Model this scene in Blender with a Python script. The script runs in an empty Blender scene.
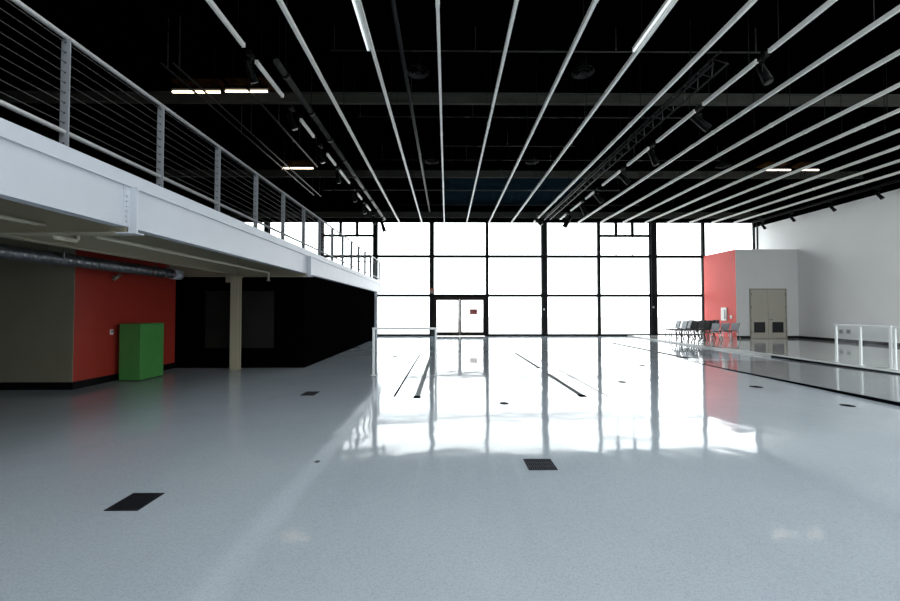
import bpy, bmesh, math, random
from mathutils import Vector, Matrix

random.seed(7)
S = bpy.context.scene
COL = S.collection

# ------------------------------------------------------------------ camera
CAMH, F = 1.6, 400.0
PITCH = math.atan(9.5 / F)
YAW = -math.atan(3.0 / F)
cd = bpy.data.cameras.new('camera')
cam = bpy.data.objects.new('camera', cd)
COL.objects.link(cam)
cam.location = (0, 0, CAMH)
cam.rotation_euler = (math.pi / 2 + PITCH, 0, YAW)
cd.lens, cd.sensor_width = 16.0, 36.0
cd.clip_start, cd.clip_end = 0.05, 500
S.camera = cam
ROT = cam.rotation_euler.to_matrix()
ORG = Vector((0, 0, CAMH))

def ray(px, py):
    return ROT @ Vector((px - 450.0, 300.5 - py, -F))

def at_z(px, py, z=0.0):
    d = ray(px, py)
    return ORG + d * ((z - CAMH) / d.z)

def at_y(px, py, y):
    d = ray(px, py)
    return ORG + d * (y / d.y)

def at_x(px, py, x):
    d = ray(px, py)
    return ORG + d * (x / d.x)

# ------------------------------------------------------------------ materials
def mat(name, color, rough=0.6, metal=0.0, spec=0.5, noise=None, bump=None, emit=None, strength=0.0):
    """noise=(scale, amount): gentle mottling of the surface; bump=(scale, strength)."""
    m = bpy.data.materials.new(name)
    m.use_nodes = True
    nt = m.node_tree
    b = nt.nodes['Principled BSDF']
    b.inputs['Base Color'].default_value = (*color, 1)
    b.inputs['Roughness'].default_value = rough
    b.inputs['Metallic'].default_value = metal
    b.inputs['Specular IOR Level'].default_value = spec
    tc = nt.nodes.new('ShaderNodeTexCoord')
    if noise:
        n = nt.nodes.new('ShaderNodeTexNoise')
        n.inputs['Scale'].default_value = noise[0]
        n.inputs['Detail'].default_value = 4
        nt.links.new(tc.outputs['Object'], n.inputs['Vector'])
        r = nt.nodes.new('ShaderNodeValToRGB')
        a = noise[1]
        r.color_ramp.elements[0].position = 0.3
        r.color_ramp.elements[1].position = 0.7
        r.color_ramp.elements[0].color = (*[c * (1 - a) for c in color], 1)
        r.color_ramp.elements[1].color = (*[min(1, c * (1 + a)) for c in color], 1)
        nt.links.new(n.outputs['Fac'], r.inputs['Fac'])
        nt.links.new(r.outputs['Color'], b.inputs['Base Color'])
    if bump:
        n2 = nt.nodes.new('ShaderNodeTexNoise')
        n2.inputs['Scale'].default_value = bump[0]
        nt.links.new(tc.outputs['Object'], n2.inputs['Vector'])
        bp = nt.nodes.new('ShaderNodeBump')
        bp.inputs['Strength'].default_value = bump[1]
        bp.inputs['Distance'].default_value = 0.01
        nt.links.new(n2.outputs['Fac'], bp.inputs['Height'])
        nt.links.new(bp.outputs['Normal'], b.inputs['Normal'])
    if emit:
        b.inputs['Emission Color'].default_value = (*emit, 1)
        b.inputs['Emission Strength'].default_value = strength
    return m

def glass_mat(name, tint=(1, 1, 1), graze=0.5, base=0.035):
    m = bpy.data.materials.new(name)
    m.use_nodes = True
    nt = m.node_tree
    nt.nodes.clear()
    out = nt.nodes.new('ShaderNodeOutputMaterial')
    mix = nt.nodes.new('ShaderNodeMixShader')
    lw = nt.nodes.new('ShaderNodeLayerWeight')
    lw.inputs['Blend'].default_value = 0.5
    pw = nt.nodes.new('ShaderNodeMath'); pw.operation = 'POWER'; pw.inputs[1].default_value = 5.0
    ma = nt.nodes.new('ShaderNodeMath'); ma.operation = 'MULTIPLY_ADD'; ma.inputs[1].default_value = graze; ma.inputs[2].default_value = base
    ge = nt.nodes.new('ShaderNodeNewGeometry')
    fo = nt.nodes.new('ShaderNodeMath'); fo.operation = 'SUBTRACT'; fo.inputs[0].default_value = 1.0
    fr = nt.nodes.new('ShaderNodeMath'); fr.operation = 'MULTIPLY'
    nt.links.new(lw.outputs['Facing'], pw.inputs[0])
    nt.links.new(pw.outputs[0], ma.inputs[0])
    nt.links.new(ge.outputs['Backfacing'], fo.inputs[1])
    nt.links.new(ma.outputs[0], fr.inputs[0])
    nt.links.new(fo.outputs[0], fr.inputs[1])
    tr = nt.nodes.new('ShaderNodeBsdfTransparent')
    tr.inputs['Color'].default_value = (*tint, 1)
    gl = nt.nodes.new('ShaderNodeBsdfGlossy')
    gl.inputs['Roughness'].default_value = 0.02
    nt.links.new(fr.outputs[0], mix.inputs[0])
    nt.links.new(tr.outputs[0], mix.inputs[1])
    nt.links.new(gl.outputs[0], mix.inputs[2])
    nt.links.new(mix.outputs[0], out.inputs[0])
    return m

def floor_mat(name, base, rough=0.06):
    m = bpy.data.materials.new(name)
    m.use_nodes = True
    nt = m.node_tree
    b = nt.nodes['Principled BSDF']
    tc = nt.nodes.new('ShaderNodeTexCoord')
    # terrazzo chips
    v = nt.nodes.new('ShaderNodeTexVoronoi')
    v.inputs['Scale'].default_value = 140
    nt.links.new(tc.outputs['Object'], v.inputs['Vector'])
    r = nt.nodes.new('ShaderNodeValToRGB')
    r.color_ramp.elements[0].position = 0.0
    r.color_ramp.elements[1].position = 0.55
    r.color_ramp.elements[0].color = (*[c * 0.86 for c in base], 1)
    r.color_ramp.elements[1].color = (*[c * 1.03 for c in base], 1)
    sep = nt.nodes.new('ShaderNodeSeparateColor')
    nt.links.new(v.outputs['Color'], sep.inputs['Color'])
    nt.links.new(sep.outputs[0], r.inputs['Fac'])
    # broad worn mottling of the polished surface
    n = nt.nodes.new('ShaderNodeTexNoise')
    n.inputs['Scale'].default_value = 0.6
    n.inputs['Detail'].default_value = 5
    nt.links.new(tc.outputs['Object'], n.inputs['Vector'])
    mx = nt.nodes.new('ShaderNodeMix')
    mx.data_type = 'RGBA'
    mx.blend_type = 'MULTIPLY'
    r2 = nt.nodes.new('ShaderNodeValToRGB')
    r2.color_ramp.elements[0].position = 0.35
    r2.color_ramp.elements[1].position = 0.65
    r2.color_ramp.elements[0].color = (0.93, 0.93, 0.94, 1)
    r2.color_ramp.elements[1].color = (1, 1, 1, 1)
    nt.links.new(n.outputs['Fac'], r2.inputs['Fac'])
    mx.inputs['Factor'].default_value = 1.0
    nt.links.new(r.outputs['Color'], mx.inputs['A'])
    nt.links.new(r2.outputs['Color'], mx.inputs['B'])
    nt.links.new(mx.outputs['Result'], b.inputs['Base Color'])
    # wax polish: slightly uneven gloss and a very gentle waviness
    mr = nt.nodes.new('ShaderNodeMapRange')
    mr.inputs['To Min'].default_value = rough * 0.7
    mr.inputs['To Max'].default_value = rough * 1.3
    nt.links.new(n.outputs['Fac'], mr.inputs['Value'])
    nt.links.new(mr.outputs['Result'], b.inputs['Roughness'])
    w = nt.nodes.new('ShaderNodeTexNoise')
    w.inputs['Scale'].default_value = 1.6
    w.inputs['Detail'].default_value = 1.5
    nt.links.new(tc.outputs['Object'], w.inputs['Vector'])
    bp = nt.nodes.new('ShaderNodeBump')
    bp.inputs['Strength'].default_value = 0.22
    bp.inputs['Distance'].default_value = 0.02
    nt.links.new(w.outputs['Fac'], bp.inputs['Height'])
    nt.links.new(bp.outputs['Normal'], b.inputs['Normal'])
    b.inputs['IOR'].default_value = 1.5
    return m

M = {
    'floor': floor_mat('polished_terrazzo', (0.415, 0.465, 0.515), 0.068),
    'platform': floor_mat('platform_terrazzo', (0.46, 0.465, 0.455), 0.07),
    'ramp': floor_mat('ramp_terrazzo', (0.20, 0.215, 0.24), 0.10),
    'white_steel': mat('white_painted_steel', (0.58, 0.61, 0.67), 0.45, noise=(3, 0.02)),
    'strip': mat('white_batten_paint', (0.95, 0.95, 0.91), 0.35, noise=(2, 0.03)),
    'right_wall': mat('light_grey_wall_paint', (0.86, 0.86, 0.86), 0.8, noise=(0.8, 0.02)),
    'grey_wall': mat('grey_wall_paint', (0.68, 0.68, 0.68), 0.8, noise=(0.9, 0.02)),
    'khaki_wall': mat('khaki_grey_wall_paint', (0.30, 0.275, 0.205), 0.85, spec=0.2, noise=(2, 0.03)),
    'red_wall': mat('red_wall_paint', (0.46, 0.045, 0.030), 0.45, spec=0.4, noise=(1.2, 0.05)),
    'coral_wall': mat('bright_red_wall_paint', (0.66, 0.075, 0.065), 0.6, noise=(1.0, 0.03)),
    'green': mat('green_paint', (0.08, 0.33, 0.08), 0.4, noise=(5, 0.04)),
    'black_wall': mat('black_wall_paint', (0.0015, 0.0015, 0.0018), 0.7, spec=0.0, noise=(3, 0.1)),
    'black': mat('black_ceiling_paint', (0.0008, 0.0008, 0.0010), 0.7, spec=0.0, noise=(4, 0.1)),
    'black_metal': mat('black_fixture_metal', (0.002, 0.002, 0.0024), 0.5, spec=0.12, noise=(20, 0.1)),
    'beam': mat('dark_grey_beam_paint', (0.055, 0.056, 0.050), 0.8, spec=0.0, noise=(3, 0.1)),
    'conduit': mat('dark_conduit', (0.02, 0.02, 0.02), 0.5, spec=0.3, noise=(6, 0.1)),
    'conduit_grey': mat('grey_pipe', (0.045, 0.045, 0.043), 0.5, spec=0.2, noise=(3, 0.3)),
    'truss': mat('dull_grey_truss', (0.014, 0.014, 0.015), 0.5, spec=0.3, noise=(6, 0.1)),
    'base': mat('black_vinyl_base', (0.003, 0.003, 0.0035), 0.5, spec=0.2, noise=(8, 0.1)),
    'mullion': mat('dark_anodised_mullion', (0.007, 0.007, 0.009), 0.5, spec=0.15, noise=(4, 0.1)),
    'door_frame': mat('dark_bronze_frame', (0.035, 0.022, 0.018), 0.5, spec=0.15, noise=(4, 0.1)),
    'beige': mat('beige_steel_paint', (0.42, 0.38, 0.28), 0.6, noise=(2, 0.03)),
    'pipe_beige': mat('pale_beige_pipe', (0.62, 0.58, 0.46), 0.5, noise=(6, 0.03)),
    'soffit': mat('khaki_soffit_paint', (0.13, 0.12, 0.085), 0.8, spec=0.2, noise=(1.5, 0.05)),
    'galv': mat('galvanised_steel', (0.22, 0.23, 0.25), 0.35, 0.8, noise=(9, 0.15)),
    'rail': mat('brushed_steel_rail', (0.34, 0.34, 0.34), 0.4, 0.4, noise=(12, 0.05)),
    'post': mat('grey_painted_post', (0.24, 0.255, 0.28), 0.5, noise=(6, 0.04)),
    'cable': mat('steel_cable', (0.055, 0.055, 0.058), 0.5, 0.2, noise=(40, 0.1)),
    'hole': mat('dark_cable_hole', (0.03, 0.03, 0.035), 0.6, noise=(40, 0.1)),
    'door': mat('beige_door_paint', (0.43, 0.405, 0.345), 0.6, noise=(1.4, 0.02)),
    'louvre': mat('dark_louvre', (0.02, 0.02, 0.025), 0.5, noise=(12, 0.1)),
    'grate': mat('dark_cast_grate', (0.010, 0.011, 0.014), 0.7, spec=0.15, noise=(30, 0.15)),
    'frame_white': mat('white_powder_coat', (0.90, 0.92, 0.92), 0.4, noise=(8, 0.02)),
    'rubber': mat('black_rubber_edge', (0.005, 0.006, 0.008), 0.8, spec=0.0, noise=(10, 0.1)),
    'nosing': mat('pale_edge_trim', (0.55, 0.58, 0.60), 0.35, noise=(4, 0.05)),
    'chair_black': mat('black_chair_fabric', (0.006, 0.0065, 0.0075), 0.7, spec=0.2, noise=(30, 0.1)),
    'chair_grey': mat('grey_chair_shell', (0.24, 0.26, 0.29), 0.5, noise=(10, 0.05)),
    'chair_tube': mat('dark_chair_tube', (0.02, 0.02, 0.022), 0.4, 0.3, noise=(20, 0.05)),
    'chrome': mat('chrome_tube', (0.6, 0.61, 0.62), 0.2, 0.9, noise=(20, 0.05)),
    'plate': mat('white_plastic', (0.8, 0.8, 0.78), 0.4, noise=(20, 0.02)),
    'sign_red': mat('red_sign_print', (0.42, 0.05, 0.045), 0.6, noise=(20, 0.05)),
    'dark_print': mat('dark_print', (0.03, 0.028, 0.025), 0.6, noise=(20, 0.1)),
    'pave': mat('pale_concrete_pavement', (0.6, 0.6, 0.58), 0.9, noise=(1, 0.06)),
    'lens': mat('lamp_lens', (0.012, 0.012, 0.014), 0.3, noise=(10, 0.05)),
    'warm': mat('warm_tube', (0.9, 0.85, 0.75), 0.5, noise=(5, 0.02), emit=(1.0, 0.80, 0.58), strength=4.0),
    'cool': mat('lit_tube', (0.9, 0.92, 0.95), 0.5, noise=(5, 0.02), emit=(0.85, 0.95, 1.0), strength=0.75),
    'grille_bar': mat('dull_grille_bars', (0.06, 0.063, 0.075), 0.8, spec=0.1, noise=(20, 0.1)),
    'slot': mat('grey_channel_cover', (0.15, 0.155, 0.165), 0.9, spec=0.0, noise=(20, 0.1)),
    'slot_light': mat('pale_channel_cover', (0.36, 0.38, 0.39), 0.9, spec=0.0, noise=(20, 0.08)),
    'deck_wall': mat('dark_brown_upper_wall', (0.002, 0.0015, 0.001), 0.8, spec=0.0, noise=(1.5, 0.3)),
    'brown': mat('brown_board', (0.030, 0.014, 0.005), 0.8, spec=0.0, noise=(6, 0.5)),
    'glass': glass_mat('clear_window_glass', (0.98, 1.0, 1.0)),
    'guard_glass': glass_mat('guard_glass', (0.975, 0.99, 0.992), 0.06, 0.02),
}

# ------------------------------------------------------------------ mesh building
class MB:
    def __init__(self):
        self.bm = bmesh.new()

    def box(self, x0, x1, y0, y1, z0, z1):
        if x0 > x1: x0, x1 = x1, x0
        if y0 > y1: y0, y1 = y1, y0
        if z0 > z1: z0, z1 = z1, z0
        v = [self.bm.verts.new(p) for p in ((x0, y0, z0), (x1, y0, z0), (x1, y1, z0), (x0, y1, z0),
                                            (x0, y0, z1), (x1, y0, z1), (x1, y1, z1), (x0, y1, z1))]
        for f in ((3, 2, 1, 0), (4, 5, 6, 7), (0, 1, 5, 4), (1, 2, 6, 5), (2, 3, 7, 6), (3, 0, 4, 7)):
            self.bm.faces.new([v[i] for i in f])
        return self

    def obox(self, p0, p1, w, h, up=Vector((0, 0, 1))):
        """a bar from p0 to p1, w wide sideways and h thick along up"""
        p0, p1 = Vector(p0), Vector(p1)
        d = (p1 - p0).normalized()
        s = d.cross(up)
        if s.length < 1e-4:
            s = d.cross(Vector((0, 1, 0)))
        s.normalize()
        u = s.cross(d).normalized()
        v = []
        for p in (p0, p1):
            for a, b in ((-1, -1), (1, -1), (1, 1), (-1, 1)):
                v.append(self.bm.verts.new(p + s * (a * w / 2) + u * (b * h / 2)))
        for f in ((0, 1, 2, 3), (7, 6, 5, 4), (0, 4, 5, 1), (1, 5, 6, 2), (2, 6, 7, 3), (3, 7, 4, 0)):
            self.bm.faces.new([v[i] for i in f])
        return self

    def tube(self, pts, r, n=10, caps=True, radii=None):
        pts = [Vector(p) for p in pts]
        rings = []
        for i, p in enumerate(pts):
            a = pts[max(0, i - 1)]
            b = pts[min(len(pts) - 1, i + 1)]
            d = (b - a).normalized()
            u = Vector((0, 0, 1)) if abs(d.z) < 0.9 else Vector((0, 1, 0))
            s = d.cross(u).normalized()
            t = s.cross(d)
            rr = radii[i] if radii else r
            rings.append([self.bm.verts.new(p + (s * math.cos(2 * math.pi * k / n) + t * math.sin(2 * math.pi * k / n)) * rr) for k in range(n)])
        for a, b in zip(rings, rings[1:]):
            for k in range(n):
                f = self.bm.faces.new((a[k], a[(k + 1) % n], b[(k + 1) % n], b[k]))
                f.smooth = True
        if caps:
            self.bm.faces.new(rings[0][::-1])
            self.bm.faces.new(rings[-1])
        return self

    def prism(self, poly, axis, a, b):
        """poly: 2-D outline in the two other axes, extruded along axis from a to b"""
        def P(u, v, w):
            return {'x': (w, u, v), 'y': (u, w, v), 'z': (u, v, w)}[axis]
        A = [self.bm.verts.new(P(u, v, a)) for u, v in poly]
        B = [self.bm.verts.new(P(u, v, b)) for u, v in poly]
        self.bm.faces.new(A)
        self.bm.faces.new(B[::-1])
        n = len(poly)
        for i in range(n):
            self.bm.faces.new((A[i], B[i], B[(i + 1) % n], A[(i + 1) % n]))
        return self

    def build(self, name, m, parent=None, bevel=0.0, loc=None, **props):
        bmesh.ops.recalc_face_normals(self.bm, faces=self.bm.faces)
        me = bpy.data.meshes.new(name)
        self.bm.to_mesh(me)
        self.bm.free()
        me.materials.append(M[m] if isinstance(m, str) else m)
        o = bpy.data.objects.new(name, me)
        COL.objects.link(o)
        if parent is not None:
            o.parent = parent
            o.location = -Vector(parent.location) if loc is None else loc
            if loc is None and parent.get('_world') is None and parent.rotation_euler.z:
                pass
        elif loc is not None:
            o.location = loc
        if bevel:
            bv = o.modifiers.new('bevel', 'BEVEL')
            bv.width, bv.segments, bv.limit_method = bevel, 2, 'ANGLE'
        for k, v in props.items():
            o[k] = v
        return o

def tag(o, label, cat, group=None):
    o['label'], o['category'] = label, cat
    if group:
        o['group'] = group
    return o

def empty(name, loc, label, cat, group=None):
    o = bpy.data.objects.new(name, None)
    o.empty_display_size = 0.1
    COL.objects.link(o)
    o.location = loc
    return tag(o, label, cat, group)

def struct_empty(name, loc=(0, 0, 0)):
    o = bpy.data.objects.new(name, None)
    COL.objects.link(o)
    o.location = loc
    o['kind'] = 'structure'
    return o

def struct(mb, name, m, parent=None, bevel=0.0):
    o = mb.build(name, m, parent, bevel)
    if parent is None:
        o['kind'] = 'structure'
    return o

def copy_tree(o, parent=None):
    c = o.copy()
    COL.objects.link(c)
    if parent is not None:
        c.parent = parent
    for ch in [x for x in COL.objects if x.parent == o]:
        copy_tree(ch, c)
    return c

ORD = ['first', 'second', 'third', 'fourth', 'fifth', 'sixth', 'seventh', 'eighth', 'ninth', 'tenth', 'eleventh', 'twelfth', 'thirteenth',
       'fourteenth', 'fifteenth', 'sixteenth', 'seventeenth', 'eighteenth', 'nineteenth', 'twentieth']

# ------------------------------------------------------------------ main dimensions (metres)
YW = 24.6            # window wall
YR = -4.0            # wall behind the camera
XR = 19.1            # right wall
XL = -13.0           # far left wall (upper floor)
XF = -3.79           # mezzanine edge
YME = 22.7           # far end of the mezzanine
ZC = 8.45            # roof deck
ZH = 7.04            # head of the big windows
XRED = -7.53         # red wall under the mezzanine
YG = 8.13            # khaki wall facing the room
YB = 11.15           # black wall facing the room
XB = -3.95           # black wall along the room
PZ = 0.07            # raised platform on the right
X1, X2 = 11.0, 7.55 # platform edge, ramp edge

# ------------------------------------------------------------------ room shell
struct(MB().box(XL - .3, XR + .3, YR - .3, YW + .15, -0.2, 0.0), 'floor', 'floor')
struct(MB().box(-60, 80, YW + .15, 90, -0.25, -0.03), 'exterior_pavement', 'pave')
struct(MB().box(-60, 80, -60, YR - .3, -0.25, -0.03), 'exterior_ground', 'pave')
struct(MB().box(XR, XR + .25, YR, YW + .1, 0.0, 6.72), 'wall_right', 'right_wall')
struct(MB().box(XR - .06, XR + .25, YR, YW + .1, 6.72, ZC), 'wall_right_upper_band', 'black')
struct(MB().box(XL - .25, XL, YR, YW + .1, 0, ZC), 'wall_left', 'deck_wall')
# roof deck: black profiled sheet, with roof lights added out of view to brighten the near floor
SKY0 = -3.7
SKYL = [(-2.2, 6.0, 3.2, 2), (8.3, 18.7, 8.0, 4)]        # x from, x to, far edge, panes
cb = MB()
xs_ = [XL - .25, SKYL[0][0], SKYL[0][1], SKYL[1][0], SKYL[1][1], XR + .25]
for k in range(5):
    l_, r_ = xs_[k], xs_[k + 1]
    y_ = YR - .2
    if k in (1, 3):
        cb.box(l_, r_, YR - .2, SKY0, ZC + .06, ZC + .2)
        y_ = SKYL[k // 2][2]
    cb.box(l_, r_, y_, YW + .2, ZC + .06, ZC + .2)
y = SKYL[0][2] + .1
while y < YW:
    cb.box(XL, XR if y > SKYL[1][2] else SKYL[1][0], y, y + .16, ZC, ZC + .06)
    y += .32
struct(cb, 'ceiling', 'black')
k = 20
for l_, r_, far, n_ in SKYL:
    for q_ in range(n_):
        a = l_ + (r_ - l_) * q_ / n_
        b = l_ + (r_ - l_) * (q_ + 1) / n_
        w = struct_empty('window_%d' % k, ((a + b) / 2, (SKY0 + far) / 2, ZC))
        k += 1
        MB().box(a, a + .08, SKY0, far, ZC + .04, ZC + .22).box(b - .08, b, SKY0, far, ZC + .04, ZC + .22).box(a + .08, b - .08, SKY0, SKY0 + .08, ZC + .04, ZC + .22).box(a + .08, b - .08, far - .08, far, ZC + .04, ZC + .22).build('window_frame', 'mullion', w)
        MB().box(a + .08, b - .08, SKY0 + .08, far - .08, ZC + .20, ZC + .212).build('window_pane', 'glass', w)
# black wall above the windows
struct(MB().box(XL, XR, YW - .1, YW + .2, ZH, ZC), 'wall_front_header', 'black')
# wall behind the camera, with an added shop-front window to light the ramp side
RX0, RX1, RZ0, RZ1 = 11.0, 18.6, 0.1, 7.2
rw = MB()
rw.box(XL, RX0, YR - .25, YR, 0, ZC).box(RX1, XR, YR - .25, YR, 0, ZC)
rw.box(RX0, RX1, YR - .25, YR, 0, RZ0).box(RX0, RX1, YR - .25, YR, RZ1, ZC)
struct(rw, 'wall_back', 'right_wall')
for i in range(4):
    a = RX0 + (RX1 - RX0) * i / 4
    b = RX0 + (RX1 - RX0) * (i + 1) / 4
    w = struct_empty('window_%d' % (30 + i), (a, YR - .12, RZ0))
    fr = MB()
    fr.box(a, a + .06, YR - .2, YR - .05, RZ0, RZ1).box(b - .06, b, YR - .2, YR - .05, RZ0, RZ1)
    fr.box(a + .06, b - .06, YR - .2, YR - .05, RZ0, RZ0 + .06).box(a + .06, b - .06, YR - .2, YR - .05, RZ1 - .06, RZ1)
    fr.box(a + .06, b - .06, YR - .2, YR - .05, 2.9, 2.96)
    fr.build('window_frame', 'mullion', w)
    MB().box(a + .06, b - .06, YR - .13, YR - .12, RZ0 + .06, RZ1 - .06).build('window_pane', 'glass', w)

# baseboards
struct(MB().box(XR - .02, XR, YR, 21.6, PZ, PZ + .13), 'baseboard_right', 'base')
struct(MB().box(XL, XRED + .015, YG - .015, YG, 0, .15), 'baseboard_left_front', 'base')
struct(MB().box(XRED, XRED + .015, YG, YB, 0, .15), 'baseboard_left', 'base')

# ------------------------------------------------------------------ window wall
edges = [213, 267.5, 321.5, 375.6, 431.9, 487.0, 543.8, 598.4, 652.2, 702.6, 757.0]
wid = [.27, .27, .28, .27, .27, .18, .33, .18, .36, .18, .33]
EX = [at_y(p, 285, YW).x for p in edges]
struct(MB().box(XL, EX[0] + .1, YW - .05, YW + .2, 0, ZH), 'wall_front_left', 'black')
struct(MB().box(EX[-1] + .1, XR, YW - .05, YW + .2, 0, ZH), 'wall_front_right', 'black')
for i, (x, w) in enumerate(zip(EX, wid)):
    d = .30 if w > .2 else .14
    c = MB()
    if w > .2:                                   # wide-flange column section
        c.box(x - w / 2, x + w / 2, YW - .12 - d / 2, YW - .09 - d / 2, 0, ZH)
        c.box(x - w / 2, x + w / 2, YW - .15 + d / 2, YW - .12 + d / 2, 0, ZH)
        c.box(x - .05, x + .05, YW - .09 - d / 2, YW - .15 + d / 2, 0, ZH)
    else:
        c.box(x - w / 2, x + w / 2, YW - .16, YW, 0, ZH)
        c.box(x - .02, x + .02, YW, YW + .05, 0, ZH)
    struct(c, 'window_column', 'mullion')
ZT2, ZT1, ZSUB = at_y(545, 256.6, YW).z, at_y(545, 295.6, YW).z, at_y(640, 236, YW).z
H = .085
for i in range(len(EX) - 1):
    a, b = EX[i] + wid[i] / 2, EX[i + 1] - wid[i + 1] / 2
    w = struct_empty('window_%d' % (i + 1), ((a + b) / 2, YW, 0))
    f = MB()
    y0, y1 = YW - .06, YW + .04
    door_bay = (i == 4)
    for z in (ZT1, ZT2):
        f.box(a, b, y0, y1, z - H, z + H)
    f.box(a, b, y0, y1, ZH - .05, ZH)
    if not door_bay:
        f.box(a, b, y0, y1, 0.0, .12)
    if i in (2, 7):
        f.box(a, b, y0, y1, ZSUB - .075, ZSUB + .075)
        for k in (1, 2):
            xm = a + (b - a) * k / 3
            f.box(xm - .085, xm + .085, y0 + .005, y1, ZSUB + .075, ZH - .05)
            f.box(xm - .015, xm + .015, y0 + .03, y1 - .02, ZT2 + H, ZSUB - .075)
    f.build('window_frame', 'mullion', w)
    g = YW - .01
    rows = [(ZT1 + H, ZT2 - H), (ZT2 + H, ZH - .05)]
    if not door_bay:
        rows.append((.12, ZT1 - H))
    for z0, z1 in rows:
        MB().box(a, b, g, g + .012, z0, z1).build('window_pane', 'glass', w)
# double glazed door in the bay right of the second column
a, b = EX[4] + wid[4] / 2, EX[5] - wid[5] / 2
d1 = struct_empty('door_1', ((a + b) / 2, YW, 0))
zt = ZT1 - H
MB().box(a, a + .06, YW - .08, YW + .05, 0, zt).box(b - .06, b, YW - .08, YW + .05, 0, zt).box(a + .06, b - .06, YW - .08, YW + .05, zt - .12, zt).build('door_frame', 'door_frame', d1)
mid = (a + b) / 2
for s, (l, r) in ((-1, (a + .06, mid - .005)), (1, (mid + .005, b - .06))):
    z0, z1, t = .02, zt - .12, .10
    lf = MB().box(l, l + t, YW - .05, YW, z0, z1).box(r - t, r, YW - .05, YW, z0, z1)
    lf.box(l + t, r - t, YW - .05, YW, z0, z0 + .22).box(l + t, r - t, YW - .05, YW, z1 - .08, z1)
    leaf = lf.build('door_leaf', 'door_frame', d1)
    p = MB().box(l + t, r - t, YW - .03, YW - .02, z0 + .22, z1 - .08).build('door_pane', 'glass', leaf, loc=(0, 0, 0))
    hx = (r - t / 2) if s < 0 else (l + t / 2)
    MB().tube([(hx, YW - .05, .95), (hx, YW - .11, .95), (hx, YW - .11, 1.25), (hx, YW - .05, 1.25)], .014).build('door_handle', 'chrome', leaf, loc=(0, 0, 0))
# red notice on the right-hand door leaf
c0, c1 = at_y(469.8, 314.4, YW - .06), at_y(477.2, 309.0, YW - .06)
e = empty('door_notice', ((c0.x + c1.x) / 2, YW - .035, c0.z), 'small red square notice stuck on the glass of the double door', 'sign')
MB().box(c0.x, c1.x, YW - .045, YW - .032, c0.z, c1.z).build('notice_sheet', 'sign_red', e)
ln = MB()
for k in range(4):
    z = c0.z + (c1.z - c0.z) * (.2 + .2 * k)
    ln.box(c0.x + .06, c1.x - (.06 if k % 2 else .14), YW - .048, YW - .0455, z - .012, z + .012)
ln.build('printed_line', mat('pale_red_print', (0.6, 0.25, 0.22), .6, noise=(30, .05)), e)
# alarm box on the column
c = at_y(432, 290.8, YW - .30)
e = empty('wall_mounted_alarm', (c.x, c.z, 0), 'small red and white alarm box high on the dark column beside the double door', 'alarm')
e.location = (c.x, YW - .28, c.z)
yb_ = YW - .27
MB().box(c.x - .16, c.x + .16, yb_ - .08, yb_, c.z - .16, c.z + .05).build('alarm_body', mat('grey_pink_plastic', (.42, .30, .28), .5, noise=(20, .05)), e, bevel=.015)
MB().box(c.x - .14, c.x + .14, yb_ - .10, yb_, c.z + .06, c.z + .16).build('alarm_lens', mat('red_lens', (.55, .10, .05), .3, noise=(20, .05)), e, bevel=.02)
for px, py, which in ((544, 309.3, 'middle thick window column right of the double door'), (653.5, 307.2, 'thick window column left of the row of chairs')):
    c = at_y(px, py, YW - .27)
    e = empty('switch_plate', (c.x, YW - .27, c.z), 'small white switch plate on the ' + which, 'switch', 'switch plates on the window columns')
    MB().box(c.x - .05, c.x + .05, YW - .285, YW - .27, c.z - .06, c.z + .06).build('plate', 'plate', e, bevel=.004)
    MB().box(c.x - .015, c.x + .015, YW - .295, YW - .286, c.z - .025, c.z + .025).build('toggle', 'plate', e)

# ------------------------------------------------------------------ block with red side, grey front and double door (right, far)
YBX, XBX, ZBX = 21.6, at_y(736.3, 300, 21.6).x, at_y(770, 249.3, 21.6).z
struct(MB().box(XBX, XR, YBX, YBX + .012, PZ, ZBX), 'wall_grey_block_front', 'grey_wall')
struct(MB().box(XBX, XBX + .15, YBX + .012, YW - .3, PZ, ZBX), 'wall_red_block_side', 'coral_wall')
struct(MB().box(XBX + .15, XR, YBX + .012, YW - .3, ZBX - .15, ZBX - .02), 'ceiling_block_top', 'grey_wall')
dx0, dx1 = at_y(749.6, 315, YBX).x, at_y(786.4, 315, YBX).x
dzt = at_y(768, 288.6, YBX).z
struct(MB().box(XBX, dx0, YBX - .02, YBX, PZ, PZ + .13).box(dx1, XR - .02, YBX - .02, YBX, PZ, PZ + .13), 'baseboard_front', 'base')
d2 = struct_empty('door_2', ((dx0 + dx1) / 2, YBX, PZ))
MB().box(dx0, dx0 + .07, YBX - .05, YBX, PZ, dzt).box(dx1 - .07, dx1, YBX - .05, YBX, PZ, dzt).box(dx0 + .07, dx1 - .07, YBX - .05, YBX, dzt - .07, dzt).build('door_frame', mat('grey_beige_frame', (.30, .28, .235), .6, noise=(3, .03)), d2, bevel=.006)
mid = at_y(767.6, 315, YBX).x
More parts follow.
